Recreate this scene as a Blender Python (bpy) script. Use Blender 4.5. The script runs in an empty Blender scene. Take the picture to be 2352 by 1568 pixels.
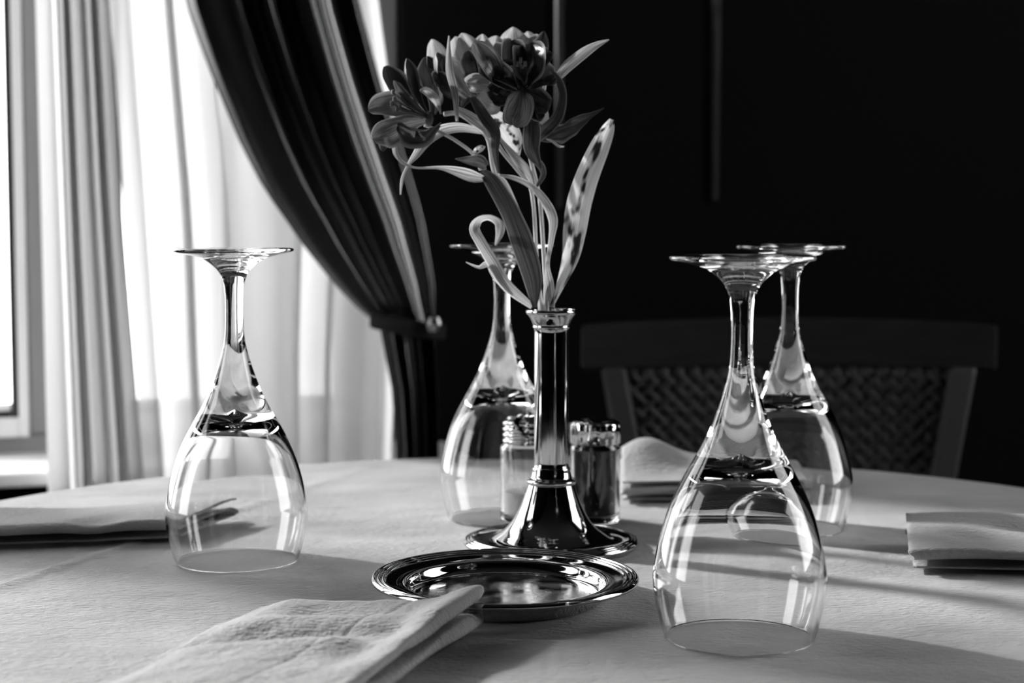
import bpy, bmesh, math, random
from mathutils import Vector, Matrix, noise
random.seed(7)
SC = bpy.context.scene
COL = SC.collection
R = math.radians

# ---------------------------------------------------------------- camera / world / exposure
T = 0.75                                   # table top height above the floor
HC = 0.2115                                # camera above the table
FPX = 3870.0
PITCH = math.atan((784 - 494) / FPX)
CAM = Vector((0, 0, T + HC))
cd = bpy.data.cameras.new('camera')
cam = bpy.data.objects.new('camera', cd)
COL.objects.link(cam)
cam.location = CAM
cam.rotation_euler = (math.pi / 2 - PITCH, 0, 0)
cd.sensor_width = 36
cd.lens = FPX / 2352 * 36
cd.clip_start = 0.02
cd.dof.use_dof = True
cd.dof.focus_distance = 0.93
cd.dof.aperture_fstop = 8.0
SC.camera = cam

w = bpy.data.worlds.new('overcast_sky')
SC.world = w
w.use_nodes = True
bg = w.node_tree.nodes['Background']
bg.inputs[0].default_value = (1, 1, 1, 1)
bg.inputs[1].default_value = 6.5
sd_ = bpy.data.lights.new('sun', 'SUN')
sd_.energy = 6.5
sd_.angle = R(4)
sun = bpy.data.objects.new('sun', sd_)
COL.objects.link(sun)
sun.rotation_euler = Vector((0.80, -0.50, -0.50)).to_track_quat('-Z', 'Y').to_euler()

vs = SC.view_settings
vs.view_transform = 'Standard'
vs.look = 'None'
vs.exposure = 0.08
vs.gamma = 1.0
vs.use_curve_mapping = False
cy = SC.cycles
cy.max_bounces = 10
cy.transmission_bounces = 10
cy.transparent_max_bounces = 10
cy.diffuse_bounces = 2
cy.glossy_bounces = 4
cy.caustics_reflective = True
cy.caustics_refractive = True
cy.blur_glossy = 0.2
cy.sample_clamp_indirect = 6.0
cy.adaptive_threshold = 0.05

# ---------------------------------------------------------------- helpers
FW = Vector((0, math.cos(PITCH), -math.sin(PITCH)))
UP = Vector((0, math.sin(PITCH), math.cos(PITCH)))
def ray(px, py):
    return FW + Vector((1, 0, 0)) * ((px - 1176) / FPX) - UP * ((py - 784) / FPX)
def atY(px, py, Y):
    d = ray(px, py); return CAM + d * (Y / d.y)
def atZ(px, py, z=0.0):
    d = ray(px, py); return CAM + d * ((T + z - CAM.z) / d.z)

def link(o, parent=None):
    COL.objects.link(o)
    if parent: o.parent = parent
    return o
def tag(o, label, cat, group=None):
    o['label'] = label; o['category'] = cat
    if group: o['group'] = group
    return o
def thing(name, label, cat, loc=(0, 0, 0), rz=0.0, group=None):
    o = bpy.data.objects.new(name, None); link(o)
    o.empty_display_size = 0.02
    o.location = loc; o.rotation_euler = (0, 0, rz)
    return tag(o, label, cat, group)
def mesh(name, verts, faces, mat, parent=None, smooth=True, uvs=None, solid=None, loc=None, rz=None, sub=0):
    me = bpy.data.meshes.new(name)
    me.from_pydata([tuple(v) for v in verts], [], faces)
    if smooth:
        me.polygons.foreach_set('use_smooth', [True] * len(me.polygons))
    if uvs:
        ul = me.uv_layers.new(name='UVMap')
        for l in me.loops:
            ul.data[l.index].uv = uvs[l.vertex_index]
    me.update()
    me.materials.append(mat)
    o = bpy.data.objects.new(name, me)
    link(o, parent)
    if loc is not None: o.location = loc
    if rz is not None: o.rotation_euler = (0, 0, rz)
    if sub:
        m = o.modifiers.new('sub', 'SUBSURF'); m.levels = sub; m.render_levels = sub
    if solid:
        m = o.modifiers.new('solid', 'SOLIDIFY'); m.thickness = solid; m.offset = 0
    return o
def struct(o):
    o['kind'] = 'structure'; return o
def box_vf(x0, x1, y0, y1, z0, z1, bev=0.0):
    bm = bmesh.new()
    bmesh.ops.create_cube(bm, size=1)
    for v in bm.verts:
        v.co = Vector(((x0 + x1) / 2 + v.co.x * (x1 - x0), (y0 + y1) / 2 + v.co.y * (y1 - y0), (z0 + z1) / 2 + v.co.z * (z1 - z0)))
    if bev:
        bmesh.ops.bevel(bm, geom=list(bm.edges), offset=bev, segments=2, profile=0.5, affect='EDGES')
    bm.verts.index_update()
    vv = [v.co.copy() for v in bm.verts]; ff = [[v.index for v in f.verts] for f in bm.faces]
    bm.free()
    return vv, ff
def box(name, b, mat, parent=None, bev=0.0, xf=None):
    v, f = box_vf(*b, bev)
    if xf: v = [xf(p) for p in v]
    return mesh(name, v, f, mat, parent, smooth=False)
def catmull(pts, n):
    """pts: list of equal-length tuples; returns n+1 samples of a centripetal-ish Catmull-Rom."""
    m = len(pts) - 1
    out = []
    for i in range(n + 1):
        t = i / n * m
        k = min(int(t), m - 1); u = t - k
        p0 = pts[max(k - 1, 0)]; p1 = pts[k]; p2 = pts[k + 1]; p3 = pts[min(k + 2, m)]
        out.append(tuple(0.5 * ((2 * b) + (-a + c) * u + (2 * a - 5 * b + 4 * c - d) * u * u + (-a + 3 * b - 3 * c + d) * u ** 3)
                         for a, b, c, d in zip(p0, p1, p2, p3)))
    return out
def lathe(name, prof, mat, parent=None, seg=96, smooth=True, loc=None, sharp=None):
    """prof: (r, z) list from bottom/outside on; r = 0 closes the pole."""
    V, F = [], []
    rows = []
    dense = [prof[0]]
    for (ra, za), (rb, zb_) in zip(prof, prof[1:]):          # support rings keep long bands straight when shaded smooth
        if math.hypot(rb - ra, zb_ - za) > .0045:
            dense += [(ra + (rb - ra) * q, za + (zb_ - za) * q) for q in (.03, .5, .97)]
        dense.append((rb, zb_))
    for r, z in dense:
        if r < 1e-7:
            rows.append([len(V)]); V.append((0, 0, z))
        else:
            rows.append(list(range(len(V), len(V) + seg)))
            V += [(r * math.cos(2 * math.pi * i / seg), r * math.sin(2 * math.pi * i / seg), z) for i in range(seg)]
    for a, b in zip(rows, rows[1:]):
        for i in range(seg):
            j = (i + 1) % seg
            if len(a) == 1 and len(b) == 1: continue
            if len(a) == 1: F.append([a[0], b[j], b[i]])
            elif len(b) == 1: F.append([a[i], a[j], b[0]])
            else: F.append([a[i], a[j], b[j], b[i]])
    return mesh(name, V, F, mat, parent, smooth, loc=loc)
def tube(name, pts, rad, mat, parent=None, seg=8, n=None):
    """pts: (x, y, z[, r]) list; smooth tube through them."""
    P = catmull([tuple(p[:3]) + ((p[3],) if len(p) > 3 else (rad,)) for p in pts], n or (len(pts) - 1) * 6)
    V, F = [], []
    prev = None
    for i, p in enumerate(P):
        c = Vector(p[:3])
        a = Vector(P[max(i - 1, 0)][:3]); b = Vector(P[min(i + 1, len(P) - 1)][:3])
        t = (b - a).normalized()
        if prev is None:
            prev = t.orthogonal().normalized()
        s = (prev - t * prev.dot(t)).normalized(); prev = s
        q = t.cross(s)
        for k in range(seg):
            an = 2 * math.pi * k / seg
            V.append(c + (s * math.cos(an) + q * math.sin(an)) * p[3])
    for i in range(len(P) - 1):
        for k in range(seg):
            l = (k + 1) % seg
            F.append([i * seg + k, i * seg + l, (i + 1) * seg + l, (i + 1) * seg + k])
    F.append(list(range(seg))[::-1]); F.append([(len(P) - 1) * seg + k for k in range(seg)])
    return mesh(name, V, F, mat, parent)

# ---------------------------------------------------------------- materials
def newmat(name):
    m = bpy.data.materials.new(name); m.use_nodes = True
    nt = m.node_tree
    for n in list(nt.nodes): nt.nodes.remove(n)
    out = nt.nodes.new('ShaderNodeOutputMaterial')
    return m, nt, out
def N(nt, typ, **kw):
    n = nt.nodes.new(typ)
    for k, v in kw.items():
        if hasattr(n, k): setattr(n, k, v)
    return n
def setin(n, **kw):
    for k, v in kw.items():
        n.inputs[k.replace('_', ' ')].default_value = v
def g(v): return (v, v, v, 1)
def noise_node(nt, scale, detail=4, coord='Object', stretch=None, rough=0.55):
    tc = N(nt, 'ShaderNodeTexCoord')
    mp = N(nt, 'ShaderNodeMapping')
    nt.links.new(tc.outputs[coord], mp.inputs[0])
    if stretch: mp.inputs['Scale'].default_value = stretch
    n = N(nt, 'ShaderNodeTexNoise')
    n.inputs['Scale'].default_value = scale; n.inputs['Detail'].default_value = detail
    n.inputs['Roughness'].default_value = rough
    nt.links.new(mp.outputs[0], n.inputs['Vector'])
    return n
def ramp(nt, src, stops):
    r = N(nt, 'ShaderNodeValToRGB')
    e = r.color_ramp.elements
    while len(e) < len(stops): e.new(0.5)
    for el, (p, c) in zip(e, stops):
        el.position = p; el.color = g(c)
    nt.links.new(src, r.inputs[0])
    return r
def principled(name, base, rough=0.5, metal=0.0, spec=0.5, sheen=0.0, col_stops=None, col_scale=8, col_stretch=None,
               rough_stops=None, bump=None, coord='Object', trans=0.0, ior=1.5):
    m, nt, out = newmat(name)
    b = N(nt, 'ShaderNodeBsdfPrincipled')
    b.inputs['Base Color'].default_value = g(base)
    b.inputs['Roughness'].default_value = rough
    b.inputs['Metallic'].default_value = metal
    b.inputs['Specular IOR Level'].default_value = spec
    b.inputs['Sheen Weight'].default_value = sheen
    b.inputs['Transmission Weight'].default_value = trans
    b.inputs['IOR'].default_value = ior
    if col_stops:
        n = noise_node(nt, col_scale, 5, coord, col_stretch)
        r = ramp(nt, n.outputs[0], col_stops)
        nt.links.new(r.outputs[0], b.inputs['Base Color'])
    if rough_stops:
        n = noise_node(nt, rough_stops[0], 6, coord)
        r = ramp(nt, n.outputs[0], rough_stops[1])
        nt.links.new(r.outputs[0], b.inputs['Roughness'])
    if bump:                      # list of (scale, stretch, strength, distance)
        prev = None
        for sc, st, strength, dist in bump:
            n = noise_node(nt, sc, 2, coord, st)
            bp = N(nt, 'ShaderNodeBump'); setin(bp, Strength=strength, Distance=dist)
            nt.links.new(n.outputs[0], bp.inputs['Height'])
            if prev: nt.links.new(prev.outputs[0], bp.inputs['Normal'])
            prev = bp
        nt.links.new(prev.outputs[0], b.inputs['Normal'])
    nt.links.new(b.outputs[0], out.inputs[0])
    return m
def cloth_sheer(name, transp, transl, diff, stops=(0.75, 1.0)):
    m, nt, out = newmat(name)
    tp = N(nt, 'ShaderNodeBsdfTransparent'); tl = N(nt, 'ShaderNodeBsdfTranslucent'); df = N(nt, 'ShaderNodeBsdfDiffuse')
    tl.inputs[0].default_value = g(0.9); df.inputs[0].default_value = g(0.8)
    a1 = N(nt, 'ShaderNodeMixShader'); a2 = N(nt, 'ShaderNodeMixShader')
    tot = transl + diff
    a1.inputs[0].default_value = diff / tot
    nt.links.new(tl.outputs[0], a1.inputs[1]); nt.links.new(df.outputs[0], a1.inputs[2])
    n = noise_node(nt, 9, 3, 'Object', (1, 1, 0.15))
    r = ramp(nt, n.outputs[0], [(0.3, 1 - transp * stops[1]), (0.7, 1 - transp * stops[0])])
    nt.links.new(r.outputs[0], a2.inputs[0])
    nt.links.new(tp.outputs[0], a2.inputs[1]); nt.links.new(a1.outputs[0], a2.inputs[2])
    nt.links.new(a2.outputs[0], out.inputs[0])
    return m
def thin_pane(name):
    m, nt, out = newmat(name)
    tp = N(nt, 'ShaderNodeBsdfTransparent'); gl = N(nt, 'ShaderNodeBsdfGlossy'); gl.inputs['Roughness'].default_value = 0.02
    tp.inputs[0].default_value = g(0.97)
    mx = N(nt, 'ShaderNodeMixShader')
    mx.inputs[0].default_value = 0.05; nt.links.new(tp.outputs[0], mx.inputs[1]); nt.links.new(gl.outputs[0], mx.inputs[2])
    nt.links.new(mx.outputs[0], out.inputs[0])
    return m
def leafmat(name, base, dark, transl=0.3, rough=0.35, stops=(0.35, 0.65), spots=None, lit_margin=None):
    m, nt, out = newmat(name)
    b = N(nt, 'ShaderNodeBsdfPrincipled'); b.inputs['Roughness'].default_value = rough
    b.inputs['Specular IOR Level'].default_value = 0.4
    tl = N(nt, 'ShaderNodeBsdfTranslucent')
    n = noise_node(nt, 1.0, 3, 'UV', (22, 1.6, 1))           # lengthwise veins
    r = ramp(nt, n.outputs[0], [(stops[0], dark), (stops[1], base)])
    colout = r.outputs[0]
    if lit_margin:  # pale edge tone painted in for light caught along the rolled edges
        tc = N(nt, 'ShaderNodeTexCoord'); sx = N(nt, 'ShaderNodeSeparateXYZ'); nt.links.new(tc.outputs['UV'], sx.inputs[0])
        ma = N(nt, 'ShaderNodeMath', operation='SUBTRACT'); ma.inputs[1].default_value = 0.5; nt.links.new(sx.outputs[0], ma.inputs[0])
        mb = N(nt, 'ShaderNodeMath', operation='ABSOLUTE'); nt.links.new(ma.outputs[0], mb.inputs[0])
        rm = ramp(nt, mb.outputs[0], [(0.0, 0.0), (0.41, 0.0), (0.49, 1.0)])
        mm = N(nt, 'ShaderNodeMix', data_type='RGBA'); nt.links.new(rm.outputs[0], mm.inputs[0])
        nt.links.new(colout, mm.inputs[6]); mm.inputs[7].default_value = g(lit_margin)
        colout = mm.outputs[2]
    if spots:
        n2 = noise_node(nt, spots[0], 2, 'UV', (1.0, 3.0, 1))
        r2 = ramp(nt, n2.outputs[0], [(spots[1], 0.03), (spots[1] + 0.08, 1.0)])
        mu = N(nt, 'ShaderNodeMix', data_type='RGBA', blend_type='MULTIPLY'); mu.inputs[0].default_value = 1.0
        nt.links.new(colout, mu.inputs[6]); nt.links.new(r2.outputs[0], mu.inputs[7])
        colout = mu.outputs[2]
    nt.links.new(colout, b.inputs['Base Color']); nt.links.new(colout, tl.inputs[0])
    bp = N(nt, 'ShaderNodeBump'); setin(bp, Strength=0.35, Distance=0.0006)
    nt.links.new(n.outputs[0], bp.inputs['Height']); nt.links.new(bp.outputs[0], b.inputs['Normal'])
    mx = N(nt, 'ShaderNodeMixShader'); mx.inputs[0].default_value = transl
    nt.links.new(b.outputs[0], mx.inputs[1]); nt.links.new(tl.outputs[0], mx.inputs[2])
    nt.links.new(mx.outputs[0], out.inputs[0])
    return m

M = {}
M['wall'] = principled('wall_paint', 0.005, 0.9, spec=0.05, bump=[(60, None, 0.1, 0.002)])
M['floor'] = principled('floor_wood', 0.03, 0.6, col_stops=[(0.3, 0.02), (0.7, 0.04)], col_stretch=(1, 12, 1))
M['ceiling'] = principled('ceiling_paint', 0.03, 0.9, spec=0.1)
M['trim'] = principled('polished_trim', 0.9, 0.05, metal=1.0, bump=[(5, None, 0.15, 0.01)])
M['frame'] = principled('window_frame_paint', 0.27, 0.45)
M['gasket'] = principled('rubber_gasket', 0.01, 0.6)
M['sill'] = principled('window_sill_paint', 0.8, 0.4)
M['pane'] = thin_pane('window_glass')
M['sheer'] = cloth_sheer('sheer_voile', 0.07, 0.42, 0.58, (0.5, 1.3))
M['sheer2'] = cloth_sheer('gathered_voile', 0.02, 0.15, 0.85)
M['drape'] = principled('satin_drape', 0.20, 0.26, metal=1.0, bump=[(900, None, 0.1, 0.0005)])
M['tie'] = principled('tieback_cord', 0.015, 0.8, spec=0.2)
M['brass'] = principled('brass_knob', 0.5, 0.25, metal=1.0)
M['cloth'] = principled('tablecloth_linen', 0.62, 0.85, spec=0.2, sheen=0.1,
                        col_stops=[(0.3, 0.28), (0.7, 0.42)], col_scale=9, col_stretch=(1, 1.3, 1),
                        bump=[(9, (0.9, 1.4, 1), 0.6, 0.012), (45, (0.8, 1.3, 1), 0.35, 0.003), (240, (0.8, 1.6, 1), 0.6, 0.0022), (1100, None, 0.5, 0.0006)])
M['napkin'] = principled('napkin_linen', 0.33, 0.85, spec=0.2, sheen=0.1, bump=[(40, (1, 1.6, 1), 0.35, 0.003), (260, (1, 1.8, 1), 0.6, 0.0024), (1100, None, 0.4, 0.0005)])
M['silver'] = principled('polished_silver', 0.50, 0.06, metal=1.0, rough_stops=(30, [(0.3, 0.03), (0.75, 0.09)]), bump=[(25, None, 0.03, 0.001)])
M['silver_worn'] = principled('worn_silver', 0.80, 0.14, metal=1.0, rough_stops=(70, [(0.35, 0.06), (0.7, 0.3)]),
                              col_stops=[(0.35, 0.35), (0.65, 0.70)], col_scale=40, bump=[(60, None, 0.06, 0.001)])
M['chrome'] = principled('chrome_lid', 0.65, 0.08, metal=1.0)
M['glass'] = principled('clear_glass', 1.0, 0.0, trans=1.0, ior=1.46)
M['salt'] = principled('salt', 0.8, 0.9, bump=[(2500, None, 0.5, 0.0005)])
M['pepper'] = principled('ground_pepper', 0.03, 0.9, spec=0.1, col_stops=[(0.4, 0.006), (0.75, 0.03)], col_scale=1500)
M['wood'] = principled('dark_wood', 0.015, 0.45, spec=0.3, col_stops=[(0.3, 0.01), (0.7, 0.02)], col_stretch=(1, 1, 6), col_scale=20)
M['cane'] = principled('dark_cane', 0.032, 0.55, spec=0.3)
M['post_wood_lit'] = principled('lit_dark_wood', 0.045, 0.45, spec=0.5)  # lighter copy of the chair wood, light on the posts put into its colour
M['iron'] = principled('black_iron', 0.02, 0.5)
M['stem'] = leafmat('stem_skin', 0.8, 0.6, 0.25)
M['leaf'] = leafmat('leaf_skin', 0.62, 0.14, 0.4, 0.28, (0.4, 0.6), lit_margin=0.8)
M['leaf_dark'] = leafmat('dark_leaf_skin', 0.12, 0.03, 0.25, 0.28, (0.4, 0.62), lit_margin=0.3)
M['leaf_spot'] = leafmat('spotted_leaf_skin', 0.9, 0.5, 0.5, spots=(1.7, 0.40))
M['petal'] = leafmat('lit_petal_skin', 0.55, 0.28, 0.45, 0.45)  # lit copy of the dark petals, window light put into the colour
M['petal_dark'] = leafmat('dark_petal_skin', 0.06, 0.01, 0.25, 0.3, lit_margin=0.22)
M['petal_mid'] = leafmat('dusky_petal_skin', 0.16, 0.04, 0.35, 0.35, lit_margin=0.3)
M['petal_stripe'] = leafmat('striped_petal_skin', 0.3, 0.05, 0.4, 0.4, (0.35, 0.7))
M['anther'] = principled('anther', 0.3, 0.6)

# ---------------------------------------------------------------- room (window wall turned 15 degrees)
A0 = Vector((-0.56, 1.84, 0)); TH = R(15)
DU = Vector((math.cos(TH), math.sin(TH), 0)); DN = Vector((math.sin(TH), -math.cos(TH), 0))
def W(s, d, z): return A0 + DU * s + DN * d + Vector((0, 0, z))
def wx(p): return W(p.x, p.y, p.z)
def s_at(px, d, py=784):
    """wall coordinate where the sight line through px meets the plane d metres in front of the wall"""
    r = ray(px, py); n = DN
    o = A0 + DN * d
    t = (o - CAM).dot(n) / r.dot(n)
    p = CAM + r * t
    return (p - A0).dot(DU), p.z
S0, S1, D1, ZC = -1.5, 2.2, 4.4, 2.65
WS0, WS1, WZ0, WZ1 = -1.38, 0.45, T - 0.06, 2.15      # window_1 opening
def quad_wall(name, boxes, mat):
    V, F = [], []
    for b in boxes:
        v, f = box_vf(*b)
        o = len(V); V += [wx(p) for p in v]; F += [[i + o for i in q] for q in f]
    return struct(mesh(name, V, F, mat, smooth=False))
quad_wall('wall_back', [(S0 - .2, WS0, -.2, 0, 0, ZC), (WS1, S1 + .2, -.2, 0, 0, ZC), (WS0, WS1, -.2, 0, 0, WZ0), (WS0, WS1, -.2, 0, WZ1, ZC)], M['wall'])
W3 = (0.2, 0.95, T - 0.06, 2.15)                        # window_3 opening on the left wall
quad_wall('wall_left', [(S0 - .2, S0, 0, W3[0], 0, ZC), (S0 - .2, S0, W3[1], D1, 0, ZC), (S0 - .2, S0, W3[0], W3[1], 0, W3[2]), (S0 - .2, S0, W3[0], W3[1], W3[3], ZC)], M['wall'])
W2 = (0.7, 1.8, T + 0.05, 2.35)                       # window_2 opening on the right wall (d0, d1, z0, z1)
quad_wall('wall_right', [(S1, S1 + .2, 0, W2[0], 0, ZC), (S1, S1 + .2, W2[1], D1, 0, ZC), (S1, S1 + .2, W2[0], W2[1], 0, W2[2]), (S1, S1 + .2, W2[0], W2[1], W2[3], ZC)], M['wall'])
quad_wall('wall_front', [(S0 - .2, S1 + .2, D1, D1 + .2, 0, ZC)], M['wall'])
quad_wall('floor', [(S0 - .2, S1 + .2, -.2, D1 + .2, -.1, 0)], M['floor'])
quad_wall('ceiling', [(S0 - .2, S1 + .2, -.2, D1 + .2, ZC, ZC + .1)], M['ceiling'])
struct(box('baseboard_back', (WS1 + .12, S1, 0, 0.015, 0, 0.1), M['wood'], xf=wx, bev=0.003))

# window_1: frame, mullions, sashes with gasket and panes, sill
win = bpy.data.objects.new('window_1', None); link(win); struct(win)
win['label'] = 'tall white framed window filling the left side'
FR = M['frame']
box('window_frame', (WS0, WS0 + .05, -.14, -.03, WZ0, WZ1), FR, win, .004, wx)
box('window_frame', (WS1 - .05, WS1, -.14, -.03, WZ0, WZ1), FR, win, .004, wx)
box('window_frame', (WS0 + .05, WS1 - .05, -.14, -.03, WZ0, WZ0 + .025), FR, win, .003, wx)
box('window_frame', (WS0 + .05, WS1 - .05, -.14, -.03, WZ1 - .05, WZ1), FR, win, .004, wx)
MULL = [(-0.81, -0.75), (0.028, 0.115), (0.27, 0.31)]
edges = [WS0 + .05]
for a, b in MULL:
    box('mullion', (a, b, -.14, -.03, WZ0 + .025, WZ1 - .05), FR, win, .004, wx)
    edges += [a, b]
edges.append(WS1 - .05)
zb, zt = WZ0 + .025, WZ1 - .05
for a, b in zip(edges[::2], edges[1::2]):
    fw = .011
    v, f = [], []
    def addb(*bb):
        vv, ff = box_vf(*bb, .002); o = len(v)
        v.extend(wx(p) for p in vv); f.extend([[i + o for i in q] for q in ff])
    addb(a, a + fw, -.11, -.018, zb, zt); addb(b - fw, b, -.11, -.018, zb, zt)
    addb(a + fw, b - fw, -.11, -.018, zb, zb + .022); addb(a + fw, b - fw, -.11, -.018, zt - .03, zt)
    sash = mesh('sash', v, f, M['sill'], win, smooth=False)
    v, f = [], []
    gw = .008
    a2, b2, z2, z3 = a + fw, b - fw, zb + .022, zt - .03
    addb(a2, a2 + gw, -.10, -.022, z2, z3); addb(b2 - gw, b2, -.10, -.022, z2, z3)
    addb(a2 + gw, b2 - gw, -.10, -.022, z2, z2 + gw); addb(a2 + gw, b2 - gw, -.10, -.022, z3 - gw, z3)
    mesh('gasket', v, f, M['gasket'], sash, smooth=False)
    box('pane', (a2 + gw, b2 - gw, -.078, -.074, z2 + gw, z3 - gw), M['pane'], sash, 0, wx)
box('window_sill', (WS0 - .05, WS1 + .05, -.16, .12, WZ0 - .010, WZ0 + .006), M['sill'], win, .004, wx)

# windows of the side walls, outside the frame
for nm, sw, ww in (('window_2', S1 + .03, W2), ('window_3', S0 - .12, W3)):
    w2 = bpy.data.objects.new(nm, None); link(w2); struct(w2)
    d0, d1_, z0_, z1_ = ww
    for b in ((sw, sw + .09, d0, d0 + .06, z0_, z1_), (sw, sw + .09, d1_ - .06, d1_, z0_, z1_),
              (sw, sw + .09, d0 + .06, d1_ - .06, z0_, z0_ + .06), (sw, sw + .09, d0 + .06, d1_ - .06, z1_ - .06, z1_)):
        box('window_frame', b, FR, w2, .004, wx)
    box('pane', (sw + .04, sw + .045, d0 + .06, d1_ - .06, z0_ + .06, z1_ - .06), M['pane'], w2, 0, wx)

# polished vertical trims on the dark wall
for k, px in ((1, 1282), (2, 1640)):
    s, z = s_at(px, 0.0, 500)
    V = []; F = []
    n = 12
    zs = [T + 0.23 - (0.01 if k == 1 else 0) , ZC]
    for zz in zs:
        for i in range(n + 1):
            an = math.pi * i / n
            V.append(W(s + 0.009 * math.cos(an), 0.009 * math.sin(an), zz))
    for i in range(n): F.append([i, i + 1, n + 2 + i, n + 1 + i])
    F.append(list(range(n + 1))[::-1])
    struct(mesh('trim_%d' % k, V, F, M['trim']))

# light portals hinting the window openings to the sampler
def portal(name, s0, s1, d0, d1, z0, z1, rot):
    ld = bpy.data.lights.new(name, 'AREA'); ld.shape = 'RECTANGLE'
    ld.cycles.is_portal = True
    c = W((s0 + s1) / 2, (d0 + d1) / 2, (z0 + z1) / 2)
    o = bpy.data.objects.new(name, ld); link(o); o.location = c
    ld.size = max(abs(s1 - s0), abs(d1 - d0)); ld.size_y = z1 - z0
    o.rotation_euler = rot
portal('window_1_portal', WS0, WS1, -.17, -.17, WZ0, WZ1, (R(90), 0, TH))
portal('window_3_portal', S0 - .16, S0 - .16, W3[0], W3[1], W3[2], W3[3], (R(90), 0, TH + R(90)))
portal('window_2_portal', S1 + .15, S1 + .15, W2[0], W2[1], W2[2], W2[3], (R(90), 0, TH - R(90)))

# ---------------------------------------------------------------- curtains
def curtain(name, mat, d, left, right, ztop, zbot, folds, amp, seed, nu=160, nv=40, drift=0.25, label='', cat='curtain', amp_fn=None, sharp=1.0, shape=None):
    """left/right: lists of (y_px, x_px) edge curves in the plane d in front of the wall."""
    rnd = random.Random(seed)
    ph = [rnd.uniform(0, 6.28) for _ in range(6)]
    def edge(cur):
        pts = []
        for y, x in cur:
            s, z = s_at(x, d, y); pts.append((z, s))
        pts.sort()
        return pts
    def ev(pts, z):
        if z <= pts[0][0]: return pts[0][1]
        if z >= pts[-1][0]:
            (za, sa), (zb_, sb) = pts[-2], pts[-1]
            k = (sb - sa) / (zb_ - za)
            return sb + k * min(z - zb_, 0.5) * 0.8
        for (za, sa), (zb_, sb) in zip(pts, pts[1:]):
            if za <= z <= zb_:
                t = (z - za) / (zb_ - za); return sa + (sb - sa) * t
    L, Rr = edge(left), edge(right)
    if shape:
        fshape = []
        for i in range(nu + 1):
            u = i / nu
            k = max(q for q in range(len(shape) - 1) if shape[q][0] <= u)
            (ua, va), (ub, vb) = shape[k], shape[k + 1]
            t = (u - ua) / (ub - ua); t = t * t * (3 - 2 * t)
            fshape.append(va + (vb - va) * t)
    V, F, UV = [], [], []
    for j in range(nv + 1):
        z = ztop + (zbot - ztop) * j / nv
        a, b = ev(L, z), ev(Rr, z)
        am = amp if amp_fn is None else amp_fn(z)
        for i in range(nu + 1):
            u = i / nu
            fph = 2 * math.pi * folds * (u + 0.035 * math.sin(2 * math.pi * u * 2.3 + ph[0]) + 0.01 * math.sin(z * 2 + ph[1])) + ph[2]
            sn = math.sin(fph)
            sn = math.copysign(abs(sn) ** sharp, sn)
            dd = am * (sn + 0.35 * math.sin(fph * 0.47 + ph[3]) + 0.15 * math.sin(fph * 2.1 + ph[4] + z * 1.5))
            if shape:
                dd = am * (fshape[i] + 0.03 * math.sin(fph * 0.7 + z * 1.5))
            s = a + (b - a) * u + (0 if shape else drift * (b - a) / folds * math.cos(fph) * 0.5)
            V.append(W(s, d + dd, z)); UV.append((u, j / nv))
    for j in range(nv):
        for i in range(nu):
            k = j * (nu + 1) + i
            F.append([k, k + 1, k + nu + 2, k + nu + 1])
    o = mesh(name, V, F, mat, uvs=UV)
    if label: tag(o, label, cat)
    return o
ZT = 2.28
curtain('sheer_curtain', M['sheer2'], 0.165, [(0, 95), (500, 110), (1110, 128)], [(0, 250), (500, 280), (1110, 330)], ZT, 0.03, 5, 0.026, 3, drift=0.9,
        label='grey bunched sheer curtain gathered beside the bare window pane')
curtain('sheer_curtain', M['sheer'], 0.165, [(0, 230), (500, 262), (1110, 312)], [(0, 885), (500, 960), (800, 930), (1110, 915)], ZT, 0.03, 6, 0.016, 11, drift=0.45,
        label='bright translucent sheer curtain spread behind the leftmost upturned glass')

# dark satin drape, drawn aside by its tieback
dr = thing('drape', 'dark satin drape swept aside into a tieback', 'curtain', W(s_at(985, .27, 745)[0], .27, 0))
inv = Matrix.Translation(dr.location).inverted()
zt_tie = s_at(985, .27, 748)[1]
def fix(o):
    o.data.transform(inv); o.parent = dr
dl = [(-900, 300), (-400, 350), (0, 425), (150, 478), (330, 553), (430, 605), (570, 702), (690, 800), (748, 872)]
drr = [(-900, 760), (-400, 790), (0, 835), (200, 888), (400, 950), (500, 978), (650, 1002), (748, 1003)]
up = curtain('upper_cloth', M['drape'], 0.27, dl, drr, ZT, zt_tie, 4.2, 0.04, 21, nu=220, nv=70, drift=0.3,
             shape=[(0, -.1), (.05, .12), (.25, .0), (.40, -.35), (.46, .25), (.54, -.15), (.57, -.25), (.66, 1.0), (.76, .35), (.88, -.1), (.93, .25), (1, -.5)],
             amp_fn=lambda z: 0.018 + 0.045 * min(1, max(0, (z - zt_tie) / 0.5)))
fix(up)
lo = curtain('lower_cloth', M['drape'], 0.27, [(748, 876), (900, 905), (1060, 915), (1300, 900)], [(748, 1003), (900, 1008), (1060, 1012), (1300, 1020)], zt_tie, 0.02, 4, 0.014, 5, nu=100, nv=40, drift=0.3)
fix(lo)
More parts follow.
